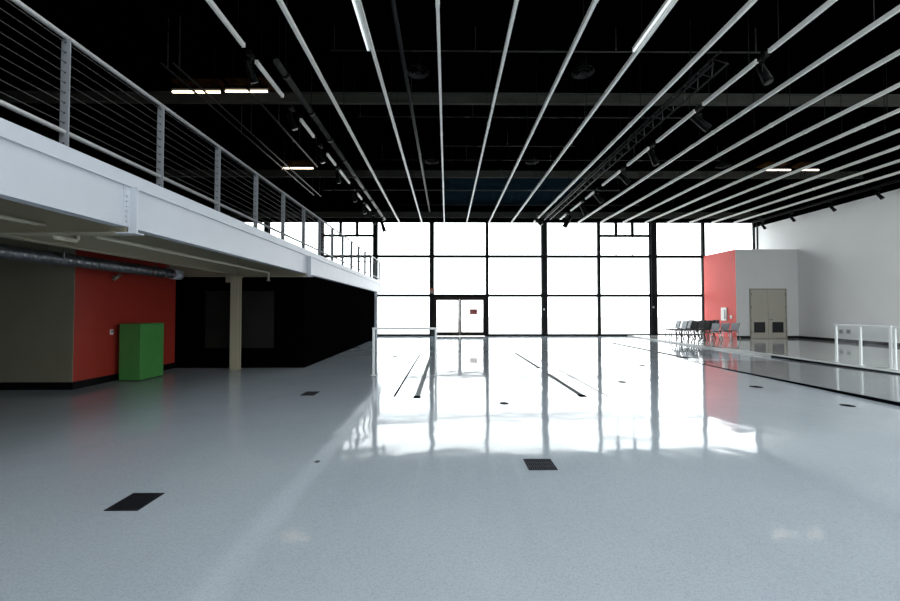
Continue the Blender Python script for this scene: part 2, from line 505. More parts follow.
for s, (l, r) in ((-1, (dx0 + .075, mid - .008)), (1, (mid + .008, dx1 - .075))):
    leaf = MB().box(l, r, YBX - .04, YBX - .005, PZ + .01, dzt - .075).build('door_leaf', 'door', d2, bevel=.004)
    cxl = (l + r) / 2 + s * .03
    lv = MB()
    z0, z1 = .40, .93
    lv.box(cxl - .27, cxl + .27, YBX - .052, YBX - .045, z0, z1)
    for k in range(10):
        z = z0 + .03 + k * .05
        lv.prism([(YBX - .075, z - .012), (YBX - .07, z - .016), (YBX - .05, z + .02), (YBX - .055, z + .024)], 'x', cxl - .25, cxl + .25)
    lv.box(cxl - .29, cxl - .25, YBX - .075, YBX - .041, z0 - .02, z1 + .02).box(cxl + .25, cxl + .29, YBX - .075, YBX - .041, z0 - .02, z1 + .02)
    lv.box(cxl - .25, cxl + .25, YBX - .075, YBX - .041, z0 - .02, z0).box(cxl - .25, cxl + .25, YBX - .075, YBX - .041, z1, z1 + .02)
    lv.build('louvre_vent', 'louvre', leaf, loc=(0, 0, 0))
    for hz in (.35, 1.0, 1.7, 2.4):
        hx = l if s < 0 else r
        MB().tube([(hx, YBX - .05, hz), (hx, YBX - .05, hz + .1)], .012, 8).build('hinge', 'louvre', leaf, loc=(0, 0, 0))
    if s > 0:
        MB().tube([(l + .08, YBX - .04, 1.08), (l + .08, YBX - .10, 1.08), (l + .20, YBX - .10, 1.08)], .013, 8).build('door_handle', 'louvre', leaf, loc=(0, 0, 0))

# fire cabinet and switch on the red side
p0, p1 = at_x(721.9, 320.8, XBX), at_x(727.2, 307.2, XBX)
yc, zc = (p0.y + p1.y) / 2, (p0.z + p1.z) / 2
e = empty('wall_mounted_cabinet', (XBX, yc, zc - .38), 'tall white wall box with dark vertical marking on the red wall above the chairs', 'cabinet')
hw = abs(p0.y - p1.y) / 2
MB().box(XBX - .055, XBX, yc - hw, yc + hw, zc - .37, zc + .37).build('cabinet_body', 'plate', e, bevel=.012)
MB().box(XBX - .07, XBX - .056, yc - hw + .03, yc + hw - .03, zc - .33, zc + .33).build('cabinet_door', 'plate', e, bevel=.004)
dm = MB()
for k, (a_, b_) in enumerate(((-.26, -.16), (-.13, -.05), (-.02, .05), (.08, .13), (.16, .22))):
    dm.box(XBX - .075, XBX - .0705, yc - hw + .07, yc - hw + .16, zc + a_, zc + b_)
dm.build('dark_marking', 'dark_print', e)
c = at_x(731.2, 317, XBX)
e = empty('light_switch', (XBX, c.y, c.z), 'small white light switch on the red wall beside the tall white box', 'switch')
MB().box(XBX - .02, XBX, c.y - .07, c.y + .07, c.z - .09, c.z + .09).build('plate', 'plate', e, bevel=.005)
MB().box(XBX - .032, XBX - .0205, c.y - .02, c.y + .02, c.z - .03, c.z + .03).build('toggle', 'plate', e)
# outlets low on the right wall
for px, which in ((841.2, 'farther one, nearer the grey block'), (848.6, 'nearer one, beside its twin')):
    c = at_x(px, 331.5, XR)
    e = empty('wall_outlet', (XR, c.y, c.z), 'round grey outlet low on the pale wall, ' + which, 'outlet', 'outlets on the pale wall')
    MB().box(XR - .015, XR, c.y - .10, c.y + .10, c.z - .10, c.z + .10).build('plate', mat('grey_plate', (.42, .43, .44), .5, noise=(20, .03)), e, bevel=.005)
    MB().tube([(XR - .016, c.y, c.z), (XR - .03, c.y, c.z)], .05, 14).build('socket', 'galv', e)

# ------------------------------------------------------------------ raised platform and ramp along the right
pf = MB().box(X1, XR, YR, YW - .3, 0, PZ)
struct(pf, 'floor_platform', 'platform')
struct(MB().box(X1 - .005, X1 + .28, YR, 16.0, PZ, PZ + .006), 'trim_1', 'nosing')
struct(MB().box(X1 - .03, X1 - .005, YR, 13.5, 0, PZ - .012), 'trim_2', 'rubber')
rp = MB()
rp.prism([(YR, 0), (12.6, 0), (12.6, .002), (6.0, .07), (YR, .07)], 'x', X2, X1 - .03)
struct(rp, 'floor_ramp', 'ramp')
rp = MB()
rp.prism([(YR, 0), (12.5, 0), (12.5, .002), (6.0, .066), (YR, .066)], 'x', X2 - .02, X2)
struct(rp, 'trim_3', 'rubber')

# glass guards
def guard(p0, p1, z0, z1, label, group, mids=(), r=.028):
    p0, p1 = Vector(p0), Vector(p1)
    e = empty('glass_guard', ((p0.x + p1.x) / 2, (p0.y + p1.y) / 2, z0), label, 'railing', group)
    d = (p1 - p0).normalized()
    up = Vector((0, 0, 1))
    for k, p in enumerate([p0, p1] + [p0.lerp(p1, t) for t in mids]):
        MB().obox(p + up * z0, p + up * (z1 - .05), .05, .05, d).build('post', 'frame_white', e, bevel=.006)
        MB().obox(p + up * z0 + up * .004, p + up * (z0 + .012) , .11, .11, d).build('base_plate', 'frame_white', e)
    MB().obox(p0 - d * .03 + up * (z1 - .025), p1 + d * .03 + up * (z1 - .025), .06, .05).build('top_rail', 'frame_white', e, bevel=.008)
    seq = [p0] + [p0.lerp(p1, t) for t in mids] + [p1]
    for a_, b_ in zip(seq, seq[1:]):
        MB().obox(a_ + d * .035 + up * ((z0 + z1 - .03) / 2), b_ - d * .035 + up * ((z0 + z1 - .03) / 2), .012, (z1 - z0) - .09).build('glass_pane', 'guard_glass', e)
    return e

XG = 11.4
yg = [at_x(px, 326, XG).y for px in (836, 860.2, 890.2, 894.6)]
guard((XG, yg[0], 0), (XG, yg[2], 0), PZ + .006, 1.19, 'white framed glass guard on the ramp edge, farther of the two', 'glass guards along the ramp', mids=[(yg[0] - yg[1]) / (yg[0] - yg[2])])
guard((XG, yg[3], 0), (XG, yg[3] - 1.4, 0), PZ + .006, 1.19, 'white framed glass guard on the ramp edge, nearer one cut by the picture edge', 'glass guards along the ramp', mids=[.5])
a_, b_ = at_z(373.4, 375.5), at_z(435.8, 375.5)
guard((a_.x, a_.y, 0), (b_.x, a_.y, 0), 0, 1.17, 'white framed glass guard standing alone on the open floor before the windows', None)

# ------------------------------------------------------------------ mezzanine
ZS0, ZS1, ZD = 2.585, 3.22, 3.075
mz = MB().box(XL, XF - .02, YR, YME, ZD, ZS1 - .02)
struct(mz, 'mezzanine_floor', 'soffit')
fa = MB()
fa.box(XF - .02, XF, YR, YME, ZS0, ZS1)                                # web of the edge channel
fa.box(XF, XF + .03, YR, YME, ZD - .01, ZS1)                            # upper slab-edge plate
fa.box(XF - .14, XF - .02, YR, YME, ZS0, ZS0 + .02)
fa.box(XF - .20, XF + .03, YME, YME + .03, ZS0, ZS1)
struct(fa, 'mezzanine_edge_beam', 'white_steel')
def mezz_bay(y, first):
    br = struct_empty('edge_beam_bracket', (XF, y, ZS0))
    MB().box(XF, XF + .10, y - .012, y + .012, ZS0 - .07, ZD - .012).build('stiffener', 'white_steel', br)
    MB().box(XF, XF + .012, y - .10, y + .02, ZS0, ZD - .012).build('plate', 'white_steel', br)
    MB().box(XF - .10, XF + .13, y - .07, y + .07, ZS0 - .085, ZS0 - .07).build('flange', 'white_steel', br)
    bo = MB()
    for k in range(6):
        z = ZS0 + .06 + k * .06
        bo.tube([(XF + .012, y - .06, z), (XF + .03, y - .06, z)], .014, 6)
    bo.build('bolts', 'white_steel', br)
yb1 = at_x(129, 228, XF).y
yb2 = at_x(307.5, 270, XF).y
for k, y in enumerate((yb1, yb2)):
    mezz_bay(y, k == 0)
    b = MB()
    b.box(XL, XF - .10, y - .08, y + .08, ZS0 - .085, ZS0 - .065).box(XL, XF - .03, y - .01, y + .01, ZS0 - .065, ZD).box(XL, XF - .10, y - .08, y + .08, ZD - .02, ZD)
    struct(b, 'mezzanine_cross_beam', 'beige')
XC = at_y(236.3, 330, 10.85).x
g = MB()
g.box(XC - .08, XC + .08, YR, YB - .02, ZS0 - .045, ZS0 - .025).box(XC - .01, XC + .01, YR, YB - .02, ZS0 - .025, ZD)
struct(g, 'mezzanine_girder_beam', 'beige')
co = MB()
co.box(XC - .10, XC + .10, 10.72, 10.75, 0, ZS0 - .09).box(XC - .10, XC + .10, 10.89, 10.92, 0, ZS0 - .09).box(XC - .02, XC + .02, 10.75, 10.89, 0, ZS0 - .09)
co.box(XC - .13, XC + .13, 10.70, 10.94, ZS0 - .105, ZS0 - .088)
struct(co, 'mezzanine_column', 'beige')
ce = at_x(375.9, 300, XF)
struct(MB().box(XF - .06, XF + .06, ce.y - .06, ce.y + .06, 0, ZS0 - .002), 'mezzanine_end_column', 'white_steel')

# rooms under it
struct(MB().box(XL, XRED, YG, YG + .012, 0, ZD), 'wall_khaki', 'khaki_wall')
struct(MB().box(XRED - .12, XRED, YG + .012, YB, 0, ZD), 'wall_red', 'red_wall')
struct(MB().box(XL, XB, YB, YB + .12, 0, ZD), 'wall_black_front', 'black_wall')
struct(MB().box(XB - .12, XB, YB + .12, 21.7, 0, ZS0 + .1), 'wall_black_side', 'black_wall')
struct(MB().box(XB - .3, XF - .03, YB + .02, YME - .2, ZS0 + .1, ZS0 + .14), 'ceiling_under_edge', 'black_wall')

pa, pb = at_y(205, 348, YB - .01), at_y(274, 291, YB - .01)  # light on the black wall, put into the colour of this added patch
struct(MB().box(pa.x, pb.x, YB - .02, YB, pa.z, pb.z), 'wall_light_patch', mat('charcoal_light_patch', (0.018, 0.0175, 0.016), 0.6, spec=0.1, noise=(2, .15)))

# round spiral duct
XD = -6.62
dz = 2.47
y0d, y1d = 0.5, at_x(172.5, 272, XD).y
e = empty('air_duct', (XD, y0d, dz), 'round galvanised spiral air duct hanging under the mezzanine over the red wall', 'duct')
pts, rad = [], []
yy = y0d
while yy < y1d - .15:
    for o_, r_ in ((0, .108), (.11, .108), (.118, .114), (.132, .114), (.14, .108)):
        pts.append((XD, yy + o_, dz)); rad.append(r_)
    yy += .15
MB().tube(pts, .125, 24, radii=rad).build('duct_pipe', 'galv', e)
MB().tube([(XD, yy, dz), (XD, yy + .28, dz)], .125, 24).build('duct_collar', 'white_steel', e)
for y in (4.2, 6.8, 9.3):
    MB().tube([(XD + .13 * math.cos(t), y, dz + .13 * math.sin(t)) for t in [math.radians(a) for a in range(-180, 1, 20)]] , .008, 6).build('hanger_strap', 'galv', e)
    MB().box(XD - .14, XD - .125, y - .01, y + .01, dz, ZD).box(XD + .125, XD + .14, y - .01, y + .01, dz, ZD).build('hanger_rod', 'galv', e)

# pipe run
XP = -4.78
def yx(px): return at_x(px, 250, XP).y
zp = at_x(150, 247.6, XP).z
e = empty('sprinkler_pipe', (XP, yx(40), zp), 'thin beige pipe with a stepped offset under the mezzanine, nearer the camera', 'pipe', 'pipes under the mezzanine')
MB().tube([(XP, 1.0, zp), (XP, yx(52), zp), (XP, yx(53.5), zp - .01), (XP, yx(54), zp - .10), (XP, yx(55), zp - .115), (XP, yx(76), zp - .115), (XP, yx(77), zp - .10), (XP, yx(77.3), zp)], .028, 10).build('pipe_run', 'pipe_beige', e)
MB().tube([(XP, yx(77.3), zp), (XP, yx(77.3), ZD)], .008, 6).build('hanger_rod', 'beige', e)
e = empty('sprinkler_pipe', (XP, yx(180), zp), 'thin beige pipe under the mezzanine ending in a short drop near the beige column', 'pipe', 'pipes under the mezzanine')
MB().tube([(XP, yx(95), zp), (XP, yx(274) - .35, zp), (XP, yx(274) - .32, zp - .02), (XP, yx(274) - .32, zp - .20)], .028, 10).build('pipe_run', 'pipe_beige', e)
MB().tube([(XP, yx(274) - .32, zp - .20), (XP, yx(274) - .32, zp - .23)], .045, 12).build('pipe_end', 'beige', e)
for y in (yx(120), yx(230)):
    MB().tube([(XP, y, zp + .02), (XP, y, ZD)], .008, 6).build('hanger_rod', 'beige', e)
# small junction box beside the column head
c = at_y(227.5, 278.5, 10.75)
e = empty('mounted_junction_box', (c.x, 10.8, c.z), 'small beige junction box beside the head of the beige column', 'box')
MB().box(c.x - .07, c.x + .05, 10.78, 10.88, c.z - .10, c.z + .07).build('box_body', 'beige', e, bevel=.006)
MB().tube([(c.x - .01, 10.83, c.z + .07), (c.x - .01, 10.83, ZD)], .012, 8).build('box_conduit', 'beige', e)

# thermostat and small lamp on the red wall
c = at_x(111, 332, XRED)
e = empty('wall_thermostat', (XRED, c.y, c.z), 'small white plate on the dark red wall left of the green box', 'switch')
MB().box(XRED, XRED + .025, c.y - .04, c.y + .04, c.z - .06, c.z + .06).build('plate', 'plate', e, bevel=.006)
MB().box(XRED + .0255, XRED + .03, c.y - .02, c.y + .02, c.z, c.z + .03).build('display', 'louvre', e)
c = at_x(113, 277.5, XRED)
e = empty('wall_camera', (XRED, c.y, c.z), 'small beige camera on a bracket high on the dark red wall under the duct', 'camera')
MB().tube([(XRED, c.y, c.z + .03), (XRED + .08, c.y, c.z + .03)], .015, 8).build('bracket', 'beige', e)
MB().tube([(XRED + .08, c.y - .08, c.z - .05), (XRED + .10, c.y + .08, c.z + .07)], .035, 12).build('camera_body', 'beige', e)

# green box
gx0, gx1, gy0 = -7.375, -6.91, 9.08
gy1 = at_x(163.6, 350, gx1).y
e = empty('green_cabinet', ((gx0 + gx1) / 2, (gy0 + gy1) / 2, 0), 'plain green painted box standing against the dark red wall', 'cabinet')
gz = at_y(130, 323.8, gy0).z
MB().box(gx0, gx1 - .012, gy0 + .012, gy1, .02, gz - .03).build('cabinet_body', 'green', e)
MB().box(gx0, gx1, gy0, gy1 + .005, gz - .0295, gz).build('cabinet_top', 'green', e, bevel=.004)
MB().box(gx1 - .0118, gx1, gy0 + .012, gy1, .02, gz - .03).build('side_panel', 'green', e, bevel=.003)
MB().box(gx0, gx1, gy0, gy0 + .0118, .02, gz - .03).build('front_panel', 'green', e, bevel=.003)
MB().box(gx0 + .03, gx1 - .03, gy0 + .03, gy1 - .03, 0, .0198).build('plinth', 'base', e)

# ------------------------------------------------------------------ cable railing on the mezzanine
XRL = XF - .05
zr = 4.35
rl = empty('cable_railing', (XRL, 8, ZS1), 'long steel cable railing with flat grey posts along the mezzanine edge', 'railing')
p_first = at_x(65.5, 80, XRL).y
step = at_x(160.5, 140, XRL).y - p_first
ys = []
y = p_first - 2 * step
while y < YME - .1:
    ys.append(y)
    y += step
ys.append(YME - .06)
zb = 3.385
hr = [(XRL, YR + .3, zr), (XRL, YME - .10, zr)]
for k in range(1, 7):
    t = math.radians(15 * k)
    hr.append((XRL - .09 + .09 * math.cos(t), YME - .10 + .09 * math.sin(t), zr))
hr.append((XRL - 1.6, YME - .01, zr))
MB().tube(hr, .026, 12).build('handrail', 'rail', rl)
br_ = [(x, y, zb) for x, y, z in hr]
MB().tube(br_, .024, 12).build('bottom_rail', 'rail', rl)
nc = 9
zc_ = [zb + .09 + k * (zr - zb - .13) / (nc - 1) * .98 for k in range(nc)]
def holes(m, x0, z0, spz, n):
    nt = m.node_tree
    b = nt.nodes['Principled BSDF']
    tc = nt.nodes.new('ShaderNodeTexCoord')
    sx = nt.nodes.new('ShaderNodeSeparateXYZ')
    nt.links.new(tc.outputs['Object'], sx.inputs[0])
    def ma(op, a, b_=None):
        q = nt.nodes.new('ShaderNodeMath'); q.operation = op
        for k, v in enumerate((a, b_)):
            if v is None: continue
            if isinstance(v, (int, float)): q.inputs[k].default_value = v
            else: nt.links.new(v, q.inputs[k])
        return q.outputs[0]
    dx = ma('SUBTRACT', sx.outputs['X'], x0)
    dz_ = ma('PINGPONG', ma('SUBTRACT', sx.outputs['Z'], z0), spz / 2)
    d = ma('SQRT', ma('ADD', ma('MULTIPLY', dx, dx), ma('MULTIPLY', dz_, dz_)))
    hole = ma('LESS_THAN', d, .011)
    mx = nt.nodes.new('ShaderNodeMix'); mx.data_type = 'RGBA'
    nt.links.new(hole, mx.inputs['Factor'])
    mx.inputs['A'].default_value = b.inputs['Base Color'].default_value
    mx.inputs['B'].default_value = (.03, .03, .035, 1)
    nt.links.new(mx.outputs['Result'], b.inputs['Base Color'])
holes(M['post'], XRL, zc_[0], zc_[1] - zc_[0], nc)
for y in ys:
    p = MB().box(XRL - .045, XRL + .045, y - .006, y + .006, ZS1 - .02, zr - .02).build('post', 'post', rl, bevel=.002)
for z in zc_:
    MB().tube([(XRL, YR + .3, z), (XRL, YME - .05, z)], .004, 6).build('cable', 'cable', rl)

# ------------------------------------------------------------------ ceiling steel
for y in (5.0, 11.55, 18.05):
    b = MB()
    b.box(XL, XR, y - .06, y + .06, 7.62, 7.65).box(XL, XR, y - .012, y + .012, 7.65, 7.90).box(XL, XR, y - .06, y + .06, 7.90, 7.93)
    struct(b, 'ceiling_beam', 'beam')
struct(MB().box(XL, XR, 23.9, 24.0, 7.15, 7.5), 'ceiling_edge_beam', 'beam')
k = 0
xs = -11.0
while xs < XR:
    b = MB()
    b.box(xs - .05, xs + .05, SKYL[0][2] + .2, YW - .1, 8.05, 8.08).box(xs - .05, xs + .05, SKYL[0][2] + .2, YW - .1, 8.36, 8.39)
    y = SKYL[0][2] + .2
    while y < YW - 1:
        b.obox((xs, y, 8.08), (xs, y + .5, 8.36), .03, .03).obox((xs, y + .5, 8.36), (xs, y + 1.0, 8.08), .03, .03)
        y += 1.0
    struct(b, 'ceiling_joist_beam', 'black')
    xs += 2.25
struct(MB().box(-.35, 6.6, 18.4, 24.2, 7.99, 8.03), 'ceiling_sky_tint', mat('navy_sky_tint', (0.004, 0.010, 0.015), 0.7, spec=0.0, noise=(1.2, 0.15)))  # bluish window light on the deck, put into the colour of this added sheet
# conduits
cons = [(51, 330, 760, .018), (117, 357, 700, .02), (146, 440, 575, .022), (160, 380, 720, .016), (190, 322, 620, .035), (205, 400, 640, .025)]
lab = ['nearest the camera', 'just beyond the nearer beam', 'between the two grey beams', 'close before the farther grey beam', 'thick one beyond the farther grey beam', 'nearest the windows']
for (py, xa, xb, r), l in zip(cons, lab):
    c = at_z(450, py, 7.85)
    xa_, xb_ = at_y(xa, py, c.y).x, at_y(xb, py, c.y).x
    e = empty('ceiling_conduit', ((xa_ + xb_) / 2, c.y, 7.85), 'thin dark conduit running across under the black ceiling, ' + l, 'pipe', 'conduits across the ceiling')
    MB().tube([(xa_, c.y, 7.85), (xb_, c.y, 7.85)], r, 8).build('conduit_run', 'conduit', e)
    n = max(2, int((xb_ - xa_) / 3))
    for q in range(n + 1):
        x = xa_ + .1 + (xb_ - xa_ - .2) * q / n
        MB().box(x - .012, x + .012, c.y - .012, c.y + .012, 7.86, ZC).build('hanger', 'conduit', e)
# conduits running with the battens
for nm, px, py, z, ya, yb_, r, l in (('ceiling_pipe', 430, 213, 7.45, 5, 23.7, .05, 'grey pipe running lengthwise under the ceiling between second and third battens'),
                                 ('ceiling_pipe', 325, 200, 7.2, 9, 19.6, .025, 'thin grey pipe above the mezzanine railing, outer of two'),
                                 ('ceiling_pipe', 322, 202, 7.2, 9, 19.4, .025, 'thin grey pipe above the mezzanine railing, inner of two'),
                                 ('ceiling_pipe', 318, 167, 7.3, 10.2, 15.8, .03, 'short grey pipe above the mezzanine before the warm tube light')):
    c = at_z(px, py, z)
    e = empty(nm, (c.x, (ya + yb_) / 2, z), l, 'pipe', 'lengthwise ceiling pipes')
    MB().tube([(c.x, ya, z), (c.x, yb_, z)], r, 10).build('pipe_run', 'truss', e)
    for q in range(4):
        y = ya + .2 + (yb_ - ya - .4) * q / 3
        MB().box(c.x - .01, c.x + .01, y - .01, y + .01, z, ZC).build('hanger', 'conduit', e)

# round diffusers
def diffuser(x, y, label):
    e = empty('ceiling_diffuser', (x, y, 8.0), label, 'vent', 'round ceiling diffusers')
    for r0, z in ((.30, 7.98), (.22, 7.95), (.14, 7.92)):
        m = MB()
        n = 24
        A = [m.bm.verts.new((x + r0 * math.cos(2 * math.pi * k / n), y + r0 * math.sin(2 * math.pi * k / n), z)) for k in range(n)]
        B = [m.bm.verts.new((x + (r0 - .05) * math.cos(2 * math.pi * k / n), y + (r0 - .05) * math.sin(2 * math.pi * k / n), z + .05)) for k in range(n)]
        C_ = [m.bm.verts.new((x + (r0 - .04) * math.cos(2 * math.pi * k / n), y + (r0 - .04) * math.sin(2 * math.pi * k / n), z + .055)) for k in range(n)]
        for k in range(n):
            j = (k + 1) % n
            m.bm.faces.new((A[k], A[j], B[j], B[k])); m.bm.faces.new((A[k], C_[k], C_[j], A[j])); m.bm.faces.new((B[k], B[j], C_[j], C_[k]))
        m.build('diffuser_ring', 'conduit', e)
    MB().tube([(x, y, 7.97), (x, y, ZC)], .10, 16).build('duct_neck', 'black_metal', e)
for px, py, l in ((418, 74, 'left of two before the nearer grey beam'), (583, 74, 'right of two before the nearer grey beam'),
                  (432, 163, 'left of three before the farther grey beam'), (532, 163, 'middle of three before the farther grey beam'), (723, 167, 'right of three before the farther grey beam')):
    c = at_z(px, py, 7.95)
    diffuser(c.x, c.y, 'dark round ceiling air diffuser, ' + l)

# ------------------------------------------------------------------ white battens
ZB = 6.6
YE = 22.85
HB = ZB - CAMH
def bx(px0):                       # x of a batten that meets the top edge of the frame at px0
    return at_z(px0, 0, ZB).x
x_a, x_b = bx(278), bx(836)
sp = (x_b - x_a) / 7
for i in range(16):
    if i == 7:
        continue
    x = x_a + sp * i
    n_ = i if i < 7 else i - 1
    e = empty('ceiling_batten', (x, 8, ZB), 'long white metal ceiling batten, %s continuous one counted from the mezzanine railing' % ORD[n_], 'batten', 'long white ceiling battens')
    y = -4.0 + random.random()
    w, h = .058, .085
    while y < YE:
        y1 = min(y + 4.9, YE)
        MB().box(x - w / 2, x + w / 2, y + .004, y1 - .004, ZB, ZB + h).build('batten_channel', 'strip', e)
        if y1 < YE:
            MB().box(x - w / 2 - .006, x + w / 2 + .006, y1 - .04, y1 + .04, ZB - .006, ZB + h + .006).build('coupler', 'strip', e)
        for q in (.6, y1 - y - .6):
            if y1 - y > 1.5:
                MB().box(x - .006, x + .006, y + q - .006, y + q + .006, ZB + h, ZC).build('hanger_rod', 'black_metal', e)
        y = y1
# lit fixtures slung beside two of the battens
for i, l in ((1, 'second white batten from the mezzanine railing'), (5, 'sixth white batten from the mezzanine railing')):
    x = x_a + sp * i - .075
    e = empty('tube_light', (x, 6.3, ZB), 'bright white tube light fixed beside the ' + l, 'light', 'bright tube lights beside battens')
    MB().box(x - .035, x + .035, 5.0, 7.62, ZB + .03, ZB + .09).build('lamp_housing', 'strip', e, bevel=.004)
    MB().tube([(x - .012, 5.03, ZB + .012), (x - .012, 7.60, ZB + .012)], .014, 10).build('lamp_tube', 'cool', e)
    for y in (5.3, 7.3):
        MB().box(x - .006, x + .006, y - .006, y + .006, ZB + .09, ZC).build('hanger_rod', 'black_metal', e)
    for y in (5.01, 7.60):
        MB().box(x - .03, x + .03, y, y + .02, ZB - .005, ZB + .0295).build('lamp_holder', 'plate', e)

# interrupted rows: short white fixtures with black spotlights in the gaps
def short_row(px0, spans, where, group):
    x = bx(px0)
    for k, (a, b) in enumerate(spans):
        e = empty('linear_light', (x, (a + b) / 2, ZB), 'short white ceiling fixture %s, %s from the camera' % (where, ORD[k]), 'light', group)
        MB().box(x - .03, x + .03, a, b, ZB, ZB + .08).build('fixture_body', 'strip', e, bevel=.004)
        MB().box(x - .033, x + .033, a - .012, a - .0005, ZB - .003, ZB + .083).build('end_cap', 'strip', e)
        MB().box(x - .033, x + .033, b + .0005, b + .012, ZB - .003, ZB + .083).build('end_cap', 'strip', e)
        MB().box(x - .02, x + .02, a + .05, b - .05, ZB - .012, ZB - .0005).build('diffuser', 'strip', e)
        for y in (a + .2, b - .2):
            MB().box(x - .006, x + .006, y - .006, y + .006, ZB + .08, ZC).build('hanger_rod', 'black_metal', e)
    return x
def yz(py): return at_z(450, py, ZB).y
rspans = [(5.6, yz(51)), (yz(62), yz(104.4)), (yz(112), yz(142)), (yz(149), yz(165.6)), (yz(172), yz(185.6)), (yz(193), yz(199)), (yz(203), yz(211)), (yz(215), yz(219.6))]
XRR = short_row(836, rspans, 'in the broken row toward the ramp', 'short fixtures of the broken row over the ramp side')
lspans = [(5.6, yz(48)), (yz(65), yz(98)), (yz(122), yz(138)), (yz(156), yz(166)), (yz(172), yz(184)), (yz(195), yz(200)), (yz(206), yz(211))]
XLR = short_row(207, lspans, 'in the broken mezzanine-side row', 'short fixtures of the broken row by the mezzanine')

def spot(loc, label, group, tilt, az, size=1.0, bar=False):
    """a can spotlight under a short stem; tilt from straight down, az in plan"""
    x, y, z = loc
    e = empty('spotlight', (x, y, z), label, 'spotlight', group)
    MB().box(x - .05, x + .05, y - .10, y + .10, z - .02, z + .07).build('track_adapter', 'black_metal', e, bevel=.006)
    MB().tube([(x, y, z - .02), (x, y, z - .14)], .016, 8).build('stem', 'black_metal', e)
    d = Vector((math.sin(tilt) * math.cos(az), math.sin(tilt) * math.sin(az), -math.cos(tilt)))
    c = Vector((x, y, z - .16))
    s = d.cross(Vector((0, 0, 1)))
    s = s.normalized() if s.length > 1e-3 else Vector((1, 0, 0))
    R_ = .085 * size
    yk = MB()
    yk.obox(c - s * (R_ + .015), c + s * (R_ + .015), .03, .02)
    for q in (-1, 1):
        yk.obox(c + s * q * (R_ + .012), c + s * q * (R_ + .012) + Vector((0, 0, -.16 * size)), .01, .035, s)
    yk.build('yoke', 'black_metal', e)
    h = c + Vector((0, 0, -.14 * size))
    p0, p1 = h - d * .20 * size, h + d * .24 * size
    MB().tube([p0, p0 + d * .03, p0 + d * .30 * size, p1], R_, 16, radii=[R_ * .55, R_ * .8, R_ * .95, R_ * 1.05]).build('lamp_can', 'black_metal', e)
    MB().tube([p1 + d * .001, p1 + d * .008], R_ * .85, 16).build('lamp_lens', 'lens', e)
    if bar:
        MB().obox((x - .28, y, z + .10), (x + .28, y, z + .10), .025, .025).build('cross_bar', 'strip', e)
    return e

rg = 'black spotlights in the broken row toward the ramp'
for k, (pyy, t, a, sz) in enumerate(((56.5, .35, -.9, 1.0), (108, .85, -.1, 1.15), (145.5, .45, .1, 1.15), (168.8, .75, -.1, 1.1), (189.5, .7, -.1, 1.1), (201.5, .5, .1, 1.2), (213.5, .5, 3.0, 1.5))):
    spot((XRR, yz(pyy), ZB + .0), 'black can spotlight in the broken row toward the ramp, %s from the camera' % ORD[k], rg, t, a, sz)
spot((4.85, 21.2, ZB + .05), 'black can spotlight tilted out before the middle thick window column', None, .75, -.35, 1.15)
lg = 'black spotlights in the broken row by the mezzanine'
for k, (pyy, t, a) in enumerate(((57, .5, 1.2), (110, .4, .4), (147, .4, .6), (169, .35, .9), (190, .35, .9), (203, .3, .8), (215, .3, .8))):
    spot((XLR, yz(pyy), ZB), 'black can spotlight in the broken row by the mezzanine, %s from the camera' % ORD[k], lg, t, a, .9)
c = at_y(383, 222, 22.0)
spot((c.x, 22.0, c.z + .1), 'black can spotlight hanging lowest before the windows at the mezzanine end', None, .28, .0, 1.25)

# lighting trusses
def truss(px0, label, z, ya, yb):
    x = at_z(px0, 0, z).x
    e = empty('lighting_truss', (x, (ya + yb) / 2, z), label, 'truss')
    w, h = .15, .26
    for sx, zz in ((-w, z), (w, z), (0, z + h)):
        MB().tube([(x + sx, ya, zz), (x + sx, yb, zz)], .024, 8).build('chord', 'truss', e)
    for sx, ex in ((-w, 0), (w, 0)):
        l = MB()
        y = ya
        while y < yb - .5:
            l.tube([(x + sx, y, z), (x, y + .25, z + h)], .01, 5).tube([(x, y + .25, z + h), (x + sx, y + .5, z)], .01, 5)
            y += .5
        l.build('lacing', 'truss', e)
    l = MB()
    y = ya
    while y < yb - .5:
        l.tube([(x - w, y, z), (x + w, y + .5, z)], .01, 5)
        y += .5
    l.build('bottom_lacing', 'truss', e)
    for q in range(5):
        y = ya + 1 + (yb - ya - 2) * q / 4
        MB().box(x - .01, x + .01, y - .01, y + .01, z + h, ZC).build('hanger_rod', 'black_metal', e)
truss(791, 'dark lattice lighting truss between battens beside the broken row over the ramp side', 6.75, 8.2, 22.7)
xp_ = at_z(234, 0, 6.75).x
e = empty('ceiling_pipe', (xp_, 15, 6.75), 'thick grey pipe with black clamps beside the broken mezzanine-side row', 'pipe')
MB().tube([(xp_, 8.2, 6.75), (xp_, 22.6, 6.75)], .07, 14).build('pipe_run', 'conduit_grey', e)
for k in range(9):
    y = 8.6 + k * 1.65
    MB().tube([(xp_, y, 6.75), (xp_, y + .14, 6.75)], .085, 14).build('pipe_clamp', 'black_metal', e)
    MB().box(xp_ - .01, xp_ + .01, y + .06, y + .08, 6.85, ZC).build('hanger_rod', 'black_metal', e)

# track with spotlights at the top of the right wall
e = empty('light_track', (XR - .45, 12, 6.95), 'black light track along the top of the pale wall', 'track')
MB().box(XR - .50, XR - .40, 4, 24.2, 6.90, 7.0).build('track_rail', 'black_metal', e)
for y in (6, 12, 18, 23.5):
    MB().box(XR - .46, XR - .44, y - .01, y + .01, 7.0, ZC).build('hanger_rod', 'black_metal', e)
for k, (px, py) in enumerate(((879, 195), (832, 206), (792, 216.5), (763, 222))):
    c = at_x(px, py, XR - .45)
    spot((XR - .45, c.y, 6.825), 'black can spotlight on the track atop the pale wall, %s from the camera' % ORD[k], 'black spotlights atop the pale wall', .6, -1.2, .85)

